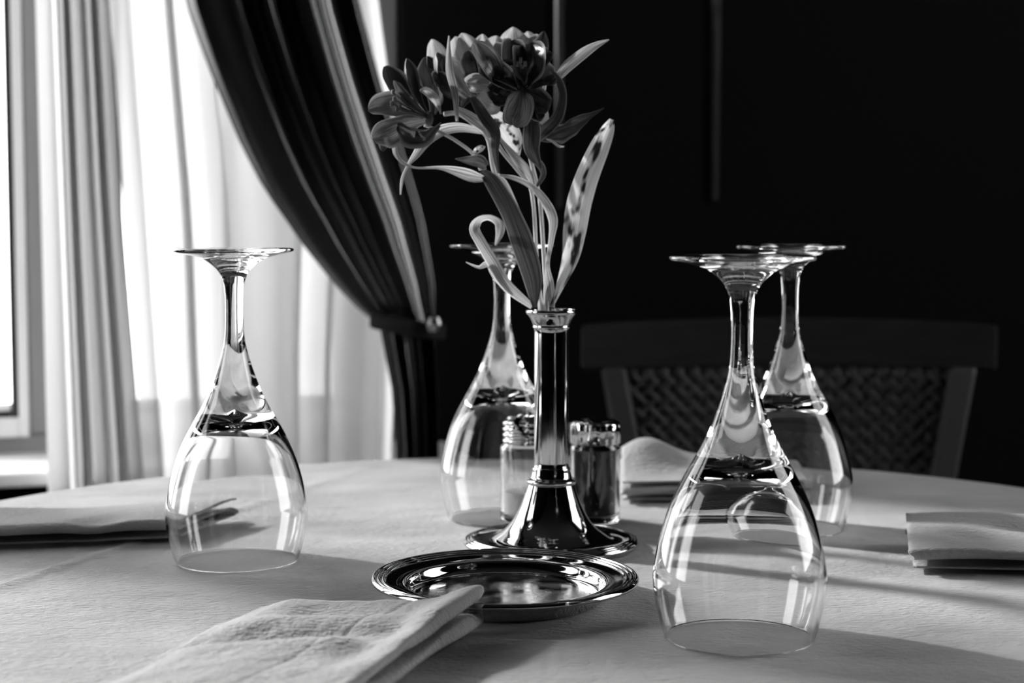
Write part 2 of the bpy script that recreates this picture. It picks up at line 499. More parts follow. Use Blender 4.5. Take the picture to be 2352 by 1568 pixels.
# tieback band with knob
pts = []
sa, sb = s_at(866, .27, 750)[0], s_at(1006, .27, 742)[0]
sc_, hw = (sa + sb) / 2, (sb - sa) / 2 + .004
V, F = [], []
n = 40
for k, (dz, rr) in enumerate(((-.008, 0), (-.006, .003), (.006, .003), (.008, 0))):
    for i in range(n):
        an = 2 * math.pi * i / n
        V.append(W(sc_ + (hw + rr) * math.cos(an), .27 + (0.036 + rr) * math.sin(an), zt_tie + dz - .006 * math.cos(an)))
for k in range(3):
    for i in range(n):
        F.append([k * n + i, k * n + (i + 1) % n, (k + 1) * n + (i + 1) % n, (k + 1) * n + i])
tb = mesh('tieback', V, F, M['tie']); fix(tb)
sk = s_at(990, .30, 742)
kn = lathe('tieback_knob', [(0, -.008), (.006, -.007), (.009, 0), (.006, .007), (0, .008)], M['brass'], None, 20)
kn.data.transform(Matrix.Translation(W(sk[0], .315, sk[1]))); kn.data.transform(inv); kn.parent = tb

rail = thing('curtain_rail', 'dark curtain rail above the window', 'curtain rail', W(-.6, .2, ZT))
ri = Matrix.Translation(rail.location).inverted()
for d_ in (.165, .27):
    o = tube('rail', [W(-1.42, d_, ZT + .015), W(0, d_, ZT + .015), W(.95, d_, ZT + .015)], .012, M['iron'])
    o.data.transform(ri); o.parent = rail
for s_ in (-1.35, -.2, .9):
    o = box('bracket', (s_ - .01, s_ + .01, 0, .285, ZT + .022, ZT + .04), M['iron'], None, .002, wx)
    o.data.transform(ri); o.parent = rail

# ---------------------------------------------------------------- table and cloth
TC = Vector((0.03, 0.99, 0)); TR = 0.48
tb_ = thing('round_table', 'round pedestal table under the pale tablecloth', 'table', TC)
lathe('table_top', [(0, T - .035), (TR - .012, T - .035), (TR - .006, T - .03), (TR - .006, T - .008), (TR - .012, T - .004), (0, T - .004)], M['wood'], tb_, 96)
lathe('pedestal', [(0, .05), (.06, .05), (.045, .15), (.035, .4), (.05, T - .06), (.12, T - .036), (0, T - .036)], M['wood'], tb_, 32)
lathe('base', [(0, 0), (.27, 0), (.27, .02), (.2, .035), (.07, .05), (0, .05)], M['wood'], tb_, 48)
def cloth_h(x, y):
    h = 0.0005 * noise.noise((x * 9, y * 14, 0)) + 0.00025 * noise.noise((x * 30, y * 40, 3))
    # pressed crease running across the left side of the cloth
    p, q = atZ(0, 1347), atZ(620, 1148)
    dx, dy = q.x - p.x, q.y - p.y
    l = math.hypot(dx, dy)
    dist = ((x - p.x) * dy - (y - p.y) * dx) / l
    h += 0.0018 * math.exp(-(dist / 0.0035) ** 2)
    return h
V, F = [], []
nr, na = 110, 260
V.append((0, 0, T + cloth_h(TC.x, TC.y)))
for i in range(1, nr + 1):
    r = TR * i / nr
    for k in range(na):
        a = 2 * math.pi * k / na
        x, y = r * math.cos(a), r * math.sin(a)
        V.append((x, y, T + cloth_h(x + TC.x, y + TC.y) * min(1, (nr - i) / 8)))
drop = 14
for j in range(1, drop + 1):
    t = j / drop
    for k in range(na):
        a = 2 * math.pi * k / na
        fold = math.sin(a * 11 + 0.6 * math.sin(a * 3)) * 0.03 * t + 0.012 * t * math.sin(a * 5 + 1)
        r = TR + 0.004 * min(1, j / 2) + 0.02 * t + fold
        V.append((r * math.cos(a), r * math.sin(a), T - 0.006 * (j == 1) - (0.26 * t if j > 1 else 0)))
tot = nr + drop
for k in range(na):
    F.append([0, 1 + k, 1 + (k + 1) % na])
for i in range(tot - 1):
    for k in range(na):
        a = 1 + i * na + k; b = 1 + i * na + (k + 1) % na
        F.append([a, a + na, b + na, b])
tcl = mesh('tablecloth', V, F, M['cloth'], loc=TC)
tag(tcl, 'pale linen tablecloth draped over the round table', 'tablecloth')

# ---------------------------------------------------------------- wine glasses
K = 0.19 / 875.0
OUT = [(1463, 173), (1420, 185), (1368, 196), (1336, 199), (1305, 198.5), (1241, 186), (1178, 168), (1127, 147.5), (1082, 124), (1031, 95),
       (986, 73), (935, 54), (891, 40), (846, 29.5), (795, 25.5), (731, 25), (690, 28), (674, 32), (655, 40), (636, 57), (617, 84), (606, 120), (599, 155), (596, 164)]
TOPF = [(592, 167.5), (588, 166), (586, 160), (585, 140), (584, 100), (583, 50), (582.5, 0)]
INN = [(1461, 167), (1420, 179), (1368, 190), (1336, 193), (1305, 192.5), (1241, 179.5), (1178, 160), (1140, 141), (1110, 120), (1090, 98), (1077, 72), (1069, 42), (1064, 22), (1056, 9), (1051, 3), (1050, 0)]
def prof_px(lst, n):
    return [(max(0.0, b) * K, (1466 - a) * K) for a, b in catmull(lst, n)]
oo = prof_px(OUT, 110); ii = prof_px(INN, 64); tt = prof_px(TOPF, 24)
ii[-1] = (0.0, ii[-1][1]); tt[-1] = (0.0, tt[-1][1])
rimr = [((170 + 3.2 * math.cos(a)) * K, (3.5 - 3.5 * math.sin(a)) * K) for a in (R(160), R(125), R(90), R(55), R(20))]
full = ii[::-1] + rimr + oo + tt                     # pole inside the bowl -> rim -> outside -> foot top pole
nb = next(k for k, (r, z) in enumerate(full) if k > len(ii) + 5 and z > (1466 - 940) * K)
nf = next(k for k, (r, z) in enumerate(full) if k > nb and z > (1466 - 690) * K)
def glass_meshes():
    seg = 128
    # analytic profile normals so that the three parts shade as one surface
    nrm = []
    for k in range(len(full)):
        a = full[max(k - 1, 0)]; b = full[min(k + 1, len(full) - 1)]
        t = Vector((b[0] - a[0], b[1] - a[1])); t = t.normalized() if t.length > 0 else Vector((1, 0))
        nrm.append((t.y, -t.x))
    nrm[0] = (0, -1); nrm[-1] = (0, 1)
    res = []
    for nm, a, b in (('bowl', 0, nb), ('stem', nb, nf), ('foot', nf, len(full) - 1)):
        V, F, NN, rows = [], [], [], []
        for k in range(a, b + 1):
            r, z = full[k]; nx, nz = nrm[k]
            if r < 1e-7:
                rows.append([len(V)]); V.append((0, 0, z)); NN.append((0, 0, nz))
            else:
                rows.append(list(range(len(V), len(V) + seg)))
                for i in range(seg):
                    an = 2 * math.pi * i / seg
                    V.append((r * math.cos(an), r * math.sin(an), z)); NN.append((nx * math.cos(an), nx * math.sin(an), nz))
        for p, q in zip(rows, rows[1:]):
            for i in range(seg):
                j = (i + 1) % seg
                if len(p) == 1: F.append([p[0], q[j], q[i]])
                elif len(q) == 1: F.append([p[i], p[j], q[0]])
                else: F.append([p[i], p[j], q[j], q[i]])
        me = bpy.data.meshes.new(nm)
        me.from_pydata(V, [], F); me.update()
        me.polygons.foreach_set('use_smooth', [True] * len(me.polygons))
        me.normals_split_custom_set_from_vertices(NN)
        me.materials.append(M['glass'])
        res.append((nm, me))
    return res
GM = glass_meshes()
def wine_glass(px, py, label, rz):
    c = atZ(px, py); c.z = T + 0.0006
    t = thing('wine_glass', label, 'wine glass', c, rz, 'upturned wine glasses on the table')
    for nm, me in GM:
        o = link(bpy.data.objects.new(nm, me), t)
wine_glass(1697, 1465, 'largest upturned wine glass, nearest the viewer on the right', 0)
wine_glass(545, 1288, 'upturned wine glass in front of the bright sheer curtain', .4)
wine_glass(1153, 1190, 'upturned wine glass partly hidden behind the silver bud vase', .8)
wine_glass(1808, 1215, 'blurred upturned wine glass standing behind the largest one', 1.2)

# ---------------------------------------------------------------- silver plate, bud vase
pc = atZ(1160, 1328, .0125); pc.z = T + .0005
plate = thing('silver_plate', 'small round silver plate with ridged rim in front of the bud vase', 'plate', pc)
def beads(r0, r1, z0, z1, n, h):
    out = []
    for k in range(n):
        for q in range(7):
            u = (k + q / 7) / n
            out.append((r0 + (r1 - r0) * u, z0 + (z1 - z0) * u + h * math.sin(math.pi * q / 7)))
    return out
well = [(0, .0042), (.030, .0040), (.050, .0038)]
well = [(r * .925, z) for r, z in well]
lathe('well', well, M['silver_worn'], plate, 128)
rimp = catmull([(.050, .0038), (.0555, .0042), (.0580, .0066), (.0592, .0098), (.0612, .0109), (.065, .0112), (.0705, .0122)], 36)
rimp += beads(.0708, .0790, .0122, .0136, 3, .0011) + [(.0796, .0128), (.0795, .0116), (.076, .0102), (.066, .0090), (.060, .0078), (.0572, .0008), (.055, 0), (.03, 0), (0, .0002)]
rimp = [(p[0] * .925, p[1]) for p in rimp]
lathe('rim', rimp, M['silver'], plate, 160)

vc = atZ(1266, 1257); vc.z = T + .0005
vase = thing('bud_vase', 'silver candlestick-shaped bud vase holding the flowers', 'vase', vc)
YV = vc.y; SV = FPX / YV
def vz(y): return HC - (y - 494) / FPX * YV      # height on the vase axis for an image row
base = [(0, 0), (.048, 0), (.0545, .0012), (.0562, .0030), (.0558, .0044)] + beads(.0556, .0500, .0046, .0066, 3, .0008) + catmull([(.0495, .0062), (.046, .0050), (.042, .0048), (.038, .0056), (.0335, .0085)], 20)
lathe('base', base, M['silver'], vase, 128)
cone = catmull([(.0335, .0085), (.0285, .0125), (.0235, .0190), (.0195, .0270), (.0165, .0350), (.0148, .0405)], 40)
lathe('foot_cone', cone, M['silver'], vase, 96)
zc = .0405
collar = [(.0148, zc)] + catmull([(.0148, zc), (.0156, zc + .0008), (.0158, zc + .0022), (.0150, zc + .0032), (.0132, zc + .0045), (.0124, zc + .0075), (.0120, zc + .0105), (.0112, zc + .0112)], 40)
lathe('collar', collar, M['silver'], vase, 96)
ztop = vz(714)
shaft = [(.0112, zc + .0112), (.0109, zc + .013), (.0109, .09), (.0108, ztop - .013), (.0112, ztop - .0115)]
lathe('shaft', shaft, M['silver'], vase, 96)
lip = catmull([(.0112, ztop - .0115), (.0121, ztop - .0105), (.0118, ztop - .0092), (.0128, ztop - .0065), (.0145, ztop - .0035), (.0158, ztop - .0022), (.0163, ztop - .0008), (.0158, ztop + .0004), (.0148, ztop + .0002), (.0128, ztop - .004), (.0102, ztop - .009), (.0098, .10)], 60)
lip += [(.0098, .06), (0, .06)]
lathe('lip', lip, M['silver'], vase, 96)

# ---------------------------------------------------------------- shakers
def shaker(px, Y, label, fill_mat, fill_h, ringed):
    p = atY(px, 1200, Y)
    t = thing('salt_shaker' if ringed else 'pepper_shaker', label, 'shaker', (p.x, p.y, T + .0006))
    r = .0172
    body = [(0, .0), (r - .003, 0), (r - .0008, .0008), (r, .003), (r, .052), (r - .0006, .0535), (r - .003, .0555), (r - .003, .060),
            (r - .0045, .060), (r - .0045, .0545), (r - .0022, .052), (r - .0022, .006), (r - .004, .0045), (0, .0045)]
    lathe('glass_body', body, M['glass'], t, 64)
    lathe('salt' if ringed else 'pepper', [(0, .0052), (r - .0042, .0052), (r - .0032, .0065), (r - .0028, fill_h), (0, fill_h + .002)], fill_mat, t, 48)
    if ringed:
        lp = [(r - .0028, .0545)]
        for k in range(4):
            z = .0548 + k * .0042
            lp += [(r - .0030, z), (r - .0018, z + .0010), (r - .0016, z + .0021), (r - .0018, z + .0032), (r - .0030, z + .0042)]
        lp += [(r - .0034, .0722), (r - .006, .0742), (.006, .0752), (0, .0754)]
        lathe('lid', lp, M['chrome'], t, 64)
    else:
        seg = 60
        V, F = [], []
        lv = [(r - .0012, .0545, 0), (r + .0002, .0552, 1), (r + .0004, .068, 1), (r - .0004, .0695, .6), (r - .003, .0708, 0), (r - .006, .0712, 0), (.005, .0722, 0)]
        for rr, z, fl in lv:
            for i in range(seg):
                c = (i % 5) / 5
                q = rr - fl * .0011 * (1 if i % 5 in (0,) else 0)
                a = 2 * math.pi * i / seg
                V.append((q * math.cos(a), q * math.sin(a), z))
        V.append((0, 0, .0724))
        for k in range(len(lv) - 1):
            for i in range(seg):
                j = (i + 1) % seg
                F.append([k * seg + i, k * seg + j, (k + 1) * seg + j, (k + 1) * seg + i])
        for i in range(seg):
            F.append([(len(lv) - 1) * seg + i, (len(lv) - 1) * seg + (i + 1) % seg, len(V) - 1])
        mesh('lid', V, F, M['chrome'], t)
shaker(1206, 1.150, 'clear glass salt shaker with ringed lid left of the vase', M['salt'], .022, True)
shaker(1366, 1.150, 'dark filled pepper shaker with notched chrome lid right of the vase', M['pepper'], .0525, False)

# ---------------------------------------------------------------- napkins
def napkin(label, P, U, Vv, layers, pitch, hfun, seg_u=40, seg_v=46, shift=0.0):
    """P: corner on the table; U: vector across the folds; Vv: vector along them. hfun(u, v) -> extra height of the top layer."""
    U = Vector(U); Vv = Vector(Vv)
    sect = []                              # (u 0..1, z)
    wlen = U.length
    for k in range(layers):
        z = pitch * (k + .5)
        us = [i / seg_u for i in range(seg_u + 1)]
        if k % 2: us = us[::-1]
        ins = shift * k / max(1, layers - 1)
        sect += [(ins + u * (1 - 2 * ins), z) for u in us]
        if k < layers - 1:
            e = 1 if k % 2 == 0 else 0
            sg = 1 if e else -1
            for q in (1, 2, 3, 4):
                an = -math.pi / 2 + math.pi * q / 5
                base_u = (1 - ins) if e else ins
                sect.append((base_u + sg * pitch * .75 * math.cos(an) / wlen, z + pitch / 2 + pitch / 2 * math.sin(an)))
    zt = pitch * layers
    VV, F, UV = [], [], []
    m = len(sect)
    for j in range(seg_v + 1):
        v = j / seg_v
        for (u, z) in sect:
            uu = min(1, max(0, u))
            wob = .0012 * math.sin(v * 9 + z * 700) * (1 if uu in (0, 1) else .4)
            p = Vector(P) + U * u + Vv * (v + .012 * math.sin(z * 900)) + U.normalized() * wob
            VV.append(Vector((p.x, p.y, T + .0012 + z + hfun(uu, v) * (z / zt) ** 1.3)) - Vector((P[0], P[1], T)))
            UV.append((u, v))
    for j in range(seg_v):
        for i in range(m - 1):
            k = j * m + i
            F.append([k, k + 1, k + m + 1, k + m])
    o = mesh('napkin', VV, F, M['napkin'], uvs=UV, loc=(P[0], P[1], T))
    md = o.modifiers.new('solid', 'SOLIDIFY'); md.thickness = .0011; md.offset = 0
    tag(o, label, 'napkin', 'folded linen napkins on the table')
    return o
def bump2(u, v, cu, cv, su, sv): return math.exp(-((u - cu) / su) ** 2 - ((v - cv) / sv) ** 2)
def front_h(u, v):
    h = .0040 * (1 - math.exp(-(u / .10) ** 2)) + .0085 * bump2(u, v, 1.0, 0, .15, .45) + .002 * bump2(u, v, .12, 0, .12, .25)
    h += .0032 * bump2(u, v, .45, .27, .5, .07) - .0036 * bump2(u, v, .42, .15, .22, .08) - .0045 * bump2(u, v, .22, .42, .22, .07)
    h += .0030 * bump2(u, v, .55, .5, .4, .06) - .003 * bump2(u, v, .6, .40, .2, .05) - .003 * bump2(u, v, .85, .5, .08, .3)
    h += .0016 * noise.noise((u * 3.5, v * 6, 1)) + .0006 * noise.noise((u * 11, v * 16, 5))
    h -= .0007 * math.exp(-((u - .70 + .12 * v) / .008) ** 2)
    return h
# front
a = Vector((-.128, .839, 0)); b = Vector((-.018, .845, 0))
napkin('folded linen napkin lying at the front before the silver plate', a, b - a, Vector((-.052, -.15, 0)) * 1.15, 4, .0033,
       front_h, seg_u=90, seg_v=80)
# left
a = Vector((-.216, 1.078, 0))
napkin('folded linen napkin behind the leftmost upturned glass', a, Vector((.024, .074, 0)), Vector((-.19, -.038, 0)), 3, .0052,
       lambda u, v: .0015 * math.sin(v * 9) + .003 * bump2(u, v, .1, .5, .4, .25) - .004 * bump2(u, v, .0, .27, .35, .08) + .004 * bump2(u, v, .9, 0, .6, .25), seg_u=50)
# right
a = Vector((.236, .984, 0))
napkin('folded linen napkin at the right edge of the table', a, Vector((.018, .085, 0)), Vector((.17, -.012, 0)), 3, .0052,
       lambda u, v: .008 * u - .004 * bump2(u, v, .35, .25, .12, .1) + .002 * math.sin(v * 7) - .003 * bump2(u, v, .6, .42, .10, .14))
# back
a = Vector((.080, 1.225, 0))
napkin('humped linen napkin beyond the pepper shaker', a, Vector((.005, .09, 0)), Vector((.14, .012, 0)), 4, .0042,
       lambda u, v: .024 * bump2(u, v, .75, .12, .35, .2) + .010 * bump2(u, v, .8, .6, .4, .5))

# ---------------------------------------------------------------- flowers
def ribbon(name, pts, mat, parent, inv, cup=0.12, nl=28, nw=8, wave=0.0, thick=None, Y0=None, curl=.12, ruff=0.0):
    """pts: (px, py, dY, width_px, roll_deg)"""
    Y0 = YV if Y0 is None else Y0
    P = []
    for px, py, dy, wpx, roll in pts:
        c = atY(px, py, Y0 + dy)
        P.append((c.x, c.y, c.z, max(wpx, .8) / FPX * (Y0 + dy), roll))
    S = catmull(P, nl)
    V, F, UV = [], [], []
    for i, p in enumerate(S):
        c = Vector(p[:3])
        a = Vector(S[max(i - 1, 0)][:3]); b = Vector(S[min(i + 1, nl)][:3])
        t = (b - a).normalized()
        nv = (CAM - c).normalized(); nv = (nv - t * nv.dot(t)).normalized()
        rot = Matrix.Rotation(R(p[4]), 3, t)
        nv = rot @ nv
        sd = t.cross(nv)
        wd = max(p[3], .0004)
        for k in range(nw + 1):
            u = k / nw * 2 - 1
            off = 1.5 * cup * wd * (u * u - .35) + curl * wd * max(0, abs(u) - .7) ** 2 * 6 + wave * wd * math.sin(i * .9) * u * abs(u)
            off += ruff * wd * noise.noise((u * 1.6 + pts[0][0] * .37, i / nl * 3.0, pts[-1][1] * .21))
            V.append(c + sd * (u * wd / 2) + nv * off); UV.append(((u + 1) / 2, i / nl))
    for i in range(nl):
        for k in range(nw):
            q = i * (nw + 1) + k
            F.append([q, q + 1, q + nw + 2, q + nw + 1])
    o = mesh(name, [inv @ v for v in V], F, mat, parent, uvs=UV, solid=thick)
    return o
def stem3(name, pts, rpx, mat, parent, inv):
    P = [inv @ atY(x, y, YV + d) for x, y, d in pts]
    return tube(name, P, rpx / FPX * YV, mat, parent, 8)
MOUTH = Vector((vc.x, vc.y, T + .07))
def sprig(label):
    t = thing('alstroemeria_stem', label, 'flower', MOUTH, 0, 'flowers in the silver bud vase')
    return t, Matrix.Translation(MOUTH).inverted()

def petal(par, inv, base, tip, wpx, mat, roll=0, cup=.25, dip=0.0, d0=0.0, d1=0.0, bend=0.0, wave=.05):
    """a spoon-shaped petal from base to tip (pixels), bulging sideways by bend*length and in depth by dip"""
    (x0, y0), (x1, y1) = base, tip
    L = math.hypot(x1 - x0, y1 - y0); nx, ny = -(y1 - y0) / L, (x1 - x0) / L
    prof = [(0, .16), (.18, .34), (.4, .78), (.6, 1.0), (.78, .95), (.91, .62), (.98, .28), (1, .06)]
    pts = []
    for t, ww in prof:
        s = math.sin(math.pi * t) * bend * L
        pts.append((x0 + (x1 - x0) * t + nx * s, y0 + (y1 - y0) * t + ny * s, d0 + (d1 - d0) * t + dip * math.sin(math.pi * t), wpx * ww, roll))
    return ribbon('petal', pts, mat, par, inv, cup, 22, 12, wave, ruff=.32)
def bloom(parent, inv, c, d):
    p = inv @ atY(c[0], c[1], YV + d)
    o = lathe('bloom', [(0, -.005), (.0022, -.0035), (.003, 0), (.0022, .003), (0, .0045)], M['petal_dark'], None, 16)
    o.data.transform(Matrix.Translation(p)); o.parent = parent
    return o
def stamen(par, inv, pts, d, curve=0):
    P = [inv @ atY(x, y, YV + dd) for x, y, dd in pts]
    o = tube('stamen', P, .00045, M['stem'], par, 6)
    e = P[-1]
    V, F = [], []
    V0, F0 = box_vf(-.0011, .0011, -.0008, .0008, -.0017, .0017, .0006)
    V1 = [v.co.copy() for v in o.data.vertices]; F1 = [list(f.vertices) for f in o.data.polygons]
    n = len(V1)
    me = bpy.data.meshes.new('stamen')
    me.from_pydata(V1 + [v + e for v in V0], [], F1 + [[i + n for i in f] for f in F0]); me.materials.append(M['anther'])
    o.data = me
    return o
L, LD, LS, P_, PD, PS = M['leaf'], M['leaf_dark'], M['leaf_spot'], M['petal'], M['petal_dark'], M['petal_stripe']

# --- stem with the left-hand bloom
t, iv = sprig('alstroemeria stem whose single bloom opens to the left')
stem3('stem', [(1252, 860, 0), (1244, 705, 0), (1215, 560, .012), (1166, 430, .012), (1135, 392, .008), (1123, 325, .0), (1104, 298, 0), (1056, 262, -.004), (1020, 262, -.008)], 5.5, M['stem'], t, iv)
stem3('pedicel', [(1104, 390, .002), (1086, 353, -.004), (1045, 322, -.008), (1007, 301, -.010), (975, 287, -.012)], 4.0, M['stem'], t, iv)
ribbon('leaf', [(1228, 706, -.004, 10, 0), (1222, 640, -.010, 44, 10), (1198, 561, -.016, 54, 15), (1176, 500, -.018, 46, 10), (1154, 454, -.016, 42, 0), (1129, 414, -.012, 34, -10), (1106, 392, -.008, 12, -20)], L if False else M['leaf_dark'], t, iv, .16)
ribbon('leaf', [(1112, 412, -.010, 14, 30), (1080, 408, -.014, 34, 35), (1044, 396, -.018, 26, 40), (1007, 387, -.022, 12, 50), (961, 387, -.024, 8, 60), (936, 381, -.022, 9, 50), (915, 365, -.018, 11, 30), (906, 341, -.014, 12, 10), (916, 308, -.010, 3, 0)], L, t, iv, .18)
ribbon('leaf', [(1108, 304, .004, 8, 0), (1062, 294, -.002, 20, 10), (1019, 300, -.008, 26, 15), (982, 323, -.014, 26, 15), (955, 359, -.018, 18, 20), (936, 384, -.020, 8, 40), (924, 414, -.020, 8, 20), (920, 447, -.018, 3, 0)], L, t, iv, .2)
ribbon('leaf', [(1118, 382, -.006, 10, 0), (1100, 374, -.016, 34, 20), (1075, 370, -.024, 22, 20), (1045, 365, -.030, 2, 20)], LD, t, iv, .2)
ribbon('bud', [(1086, 354, -.012, 4, 0), (1096, 345, -.015, 14, 0), (1106, 340, -.016, 15, 0), (1115, 337, -.016, 3, 0)], LS, t, iv, .3, 14, 8)
b = bloom(t, iv, (985, 272), -.012)
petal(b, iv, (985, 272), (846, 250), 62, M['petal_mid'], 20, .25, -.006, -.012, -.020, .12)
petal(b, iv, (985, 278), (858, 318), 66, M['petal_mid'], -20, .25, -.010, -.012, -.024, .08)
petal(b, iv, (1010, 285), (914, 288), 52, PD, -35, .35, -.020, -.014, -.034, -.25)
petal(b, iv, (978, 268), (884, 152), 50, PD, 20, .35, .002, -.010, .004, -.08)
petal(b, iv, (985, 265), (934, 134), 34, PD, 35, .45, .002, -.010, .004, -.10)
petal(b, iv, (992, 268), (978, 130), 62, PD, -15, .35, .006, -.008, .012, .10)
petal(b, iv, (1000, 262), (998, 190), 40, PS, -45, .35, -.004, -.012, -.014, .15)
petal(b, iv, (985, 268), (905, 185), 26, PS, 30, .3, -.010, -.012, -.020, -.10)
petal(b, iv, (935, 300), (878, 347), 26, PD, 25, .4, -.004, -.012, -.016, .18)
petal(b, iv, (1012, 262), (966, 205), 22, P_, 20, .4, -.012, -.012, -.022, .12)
for k, (x, y) in enumerate(((903, 212), (906, 228), (900, 238), (912, 250), (918, 246))):
    stamen(b, iv, [(975, 268, -.014), (945 + k * 3, 250 + k * 4, -.022), (x, y, -.028)], 0)

# --- stem with the middle bloom
t, iv = sprig('alstroemeria stem rising to the pale topped middle bloom')
stem3('stem', [(1256, 860, .002), (1240, 705, .004), (1232, 577, .006), (1221, 440, .006), (1190, 392, .004), (1152, 345, .004), (1128, 300, .006), (1105, 255, .008), (1092, 215, .008)], 4.5, M['stem'], t, iv)
ribbon('leaf', [(1222, 704, .004, 12, 0), (1166, 655, -.006, 28, -20), (1135, 603, -.012, 30, -25), (1106, 556, -.018, 26, -20), (1090, 525, -.016, 24, 0), (1102, 503, -.004, 18, 40), (1126, 497, .010, 22, 60), (1147, 510, .014, 22, 30), (1148, 534, .012, 20, 0), (1138, 563, .008, 4, 0)], L, t, iv, .14, 48)
ribbon('leaf', [(1164, 668, .0, 6, 0), (1142, 640, -.004, 14, 0), (1122, 610, -.008, 18, 20), (1100, 616, -.012, 12, 60), (1070, 602, -.016, 2, 40)], L, t, iv, .2)
ribbon('leaf', [(1050, 278, -.016, 6, 0), (1042, 214, -.024, 18, 30), (1029, 160, -.026, 20, 30), (1031, 82, -.022, 3, 10)], L, t, iv, .3)
ribbon('leaf', [(1084, 222, -.008, 14, 0), (1114, 268, -.016, 28, 10), (1138, 304, -.016, 26, 10), (1137, 350, -.012, 16, 0), (1145, 398, -.006, 6, 0)], LD, t, iv, .2)
ribbon('leaf', [(1052, 250, -.008, 10, 0), (1085, 270, -.010, 26, 20), (1110, 292, -.008, 22, 20), (1124, 318, -.004, 6, 0)], L, t, iv, .2)
ribbon('leaf', [(1110, 252, .012, 14, 0), (1150, 282, .012, 44, -10), (1178, 318, .012, 42, -10), (1190, 358, .010, 10, 0)], LS, t, iv, .15)
ribbon('leaf', [(1148, 318, -.006, 6, 0), (1184, 362, -.010, 18, 0), (1214, 396, -.008, 18, 10), (1230, 446, -.004, 4, 0)], L, t, iv, .2)
b = bloom(t, iv, (1088, 212), .006)
petal(b, iv, (1070, 225), (992, 90), 56, P_, 25, .3, .004, .004, .014, -.14)
petal(b, iv, (1080, 220), (1022, 130), 50, P_, 15, .3, -.002, .002, -.002, -.06)
petal(b, iv, (1088, 215), (1060, 76), 62, P_, 5, .3, .010, .006, .022, .05)
petal(b, iv, (1095, 215), (1108, 78), 60, P_, -10, .3, .008, .008, .020, .06)
petal(b, iv, (1092, 222), (1072, 118), 42, PD, -20, .4, -.012, .0, -.018, .06)
petal(b, iv, (1060, 232), (1000, 165), 40, PD, 20, .35, -.010, .0, -.010, -.10)
petal(b, iv, (1100, 215), (1150, 240), 50, P_, 0, .25, -.006, .0, -.012, .15)
petal(b, iv, (1160, 215), (1090, 98), 48, PS, 15, .3, -.018, -.006, -.034, .02)
petal(b, iv, (1150, 205), (1070, 190), 44, P_, -10, .25, -.014, -.004, -.026, .10)
petal(b, iv, (1060, 245), (1085, 158), 56, PD, 0, .3, .002, .010, .010, .1)

petal(b, iv, (1075, 200), (1046, 84), 58, P_, 12, .3, .010, .010, .024, -.05)
petal(b, iv, (1110, 200), (1140, 82), 66, P_, -8, .3, .006, .012, .024, .05)
petal(b, iv, (1050, 220), (1004, 120), 44, PD, 40, .4, -.004, .0, -.002, -.16)

# --- stem with the right-hand bloom
t, iv = sprig('alstroemeria stem with the dark right-hand bloom and spotted leaf')
stem3('stem', [(1262, 860, -.002), (1256, 705, -.002), (1251, 616, 0), (1242, 480, .002), (1235, 432, .004), (1221, 375, .006), (1212, 330, .008), (1214, 270, .008), (1212, 205, .006)], 4.8, M['stem'], t, iv)
stem3('pedicel', [(1216, 350, .006), (1222, 300, .010), (1240, 250, .010), (1252, 190, .008)], 4.5, M['stem'], t, iv)
ribbon('leaf', [(1266, 704, 0, 8, 0), (1288, 655, -.006, 20, -15), (1312, 592, -.012, 40, -15), (1322, 531, -.016, 54, -12), (1331, 470, -.018, 58, -8), (1349, 408, -.018, 54, -5), (1376, 341, -.014, 46, 0), (1396, 298, -.010, 30, 0), (1405, 274, -.008, 10, 0)], LS, t, iv, .14, 44)
ribbon('leaf', [(1262, 706, .0, 24, 0), (1258, 655, -.004, 26, 20), (1255, 607, -.008, 14, 50), (1264, 546, -.010, 18, 45), (1266, 500, -.010, 26, 30), (1244, 454, -.010, 20, 20), (1215, 427, -.012, 16, 30), (1181, 411, -.012, 14, 40), (1148, 403, -.010, 6, 40)], L, t, iv, .2, 44)
ribbon('leaf', [(1272, 196, .004, 5, 0), (1284, 176, .002, 16, 0), (1304, 151, -.002, 25, 5), (1342, 120, -.006, 24, 10), (1372, 102, -.010, 15, 10), (1399, 91, -.012, 2, 10)], L, t, iv, .15)
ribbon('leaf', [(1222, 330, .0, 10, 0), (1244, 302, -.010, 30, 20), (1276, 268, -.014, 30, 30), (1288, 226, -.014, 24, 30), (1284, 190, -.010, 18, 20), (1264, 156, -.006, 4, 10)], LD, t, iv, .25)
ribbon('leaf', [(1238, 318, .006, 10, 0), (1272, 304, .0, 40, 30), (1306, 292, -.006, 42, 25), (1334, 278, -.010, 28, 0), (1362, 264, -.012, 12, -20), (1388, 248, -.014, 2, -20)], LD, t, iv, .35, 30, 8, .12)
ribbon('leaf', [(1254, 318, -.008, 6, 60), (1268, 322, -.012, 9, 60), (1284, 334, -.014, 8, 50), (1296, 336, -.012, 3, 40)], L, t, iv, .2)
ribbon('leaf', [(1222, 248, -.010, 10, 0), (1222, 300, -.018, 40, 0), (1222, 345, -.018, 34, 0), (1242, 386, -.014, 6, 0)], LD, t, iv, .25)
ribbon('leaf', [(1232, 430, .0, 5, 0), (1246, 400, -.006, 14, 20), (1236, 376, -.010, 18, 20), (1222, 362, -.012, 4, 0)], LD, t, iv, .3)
b = bloom(t, iv, (1208, 195), .002)
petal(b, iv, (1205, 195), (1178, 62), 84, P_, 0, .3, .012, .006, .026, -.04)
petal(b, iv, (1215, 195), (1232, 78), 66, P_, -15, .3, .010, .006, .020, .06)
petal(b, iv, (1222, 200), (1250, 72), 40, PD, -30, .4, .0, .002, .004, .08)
petal(b, iv, (1200, 195), (1142, 96), 62, P_, 12, .3, .008, .004, .016, -.08)
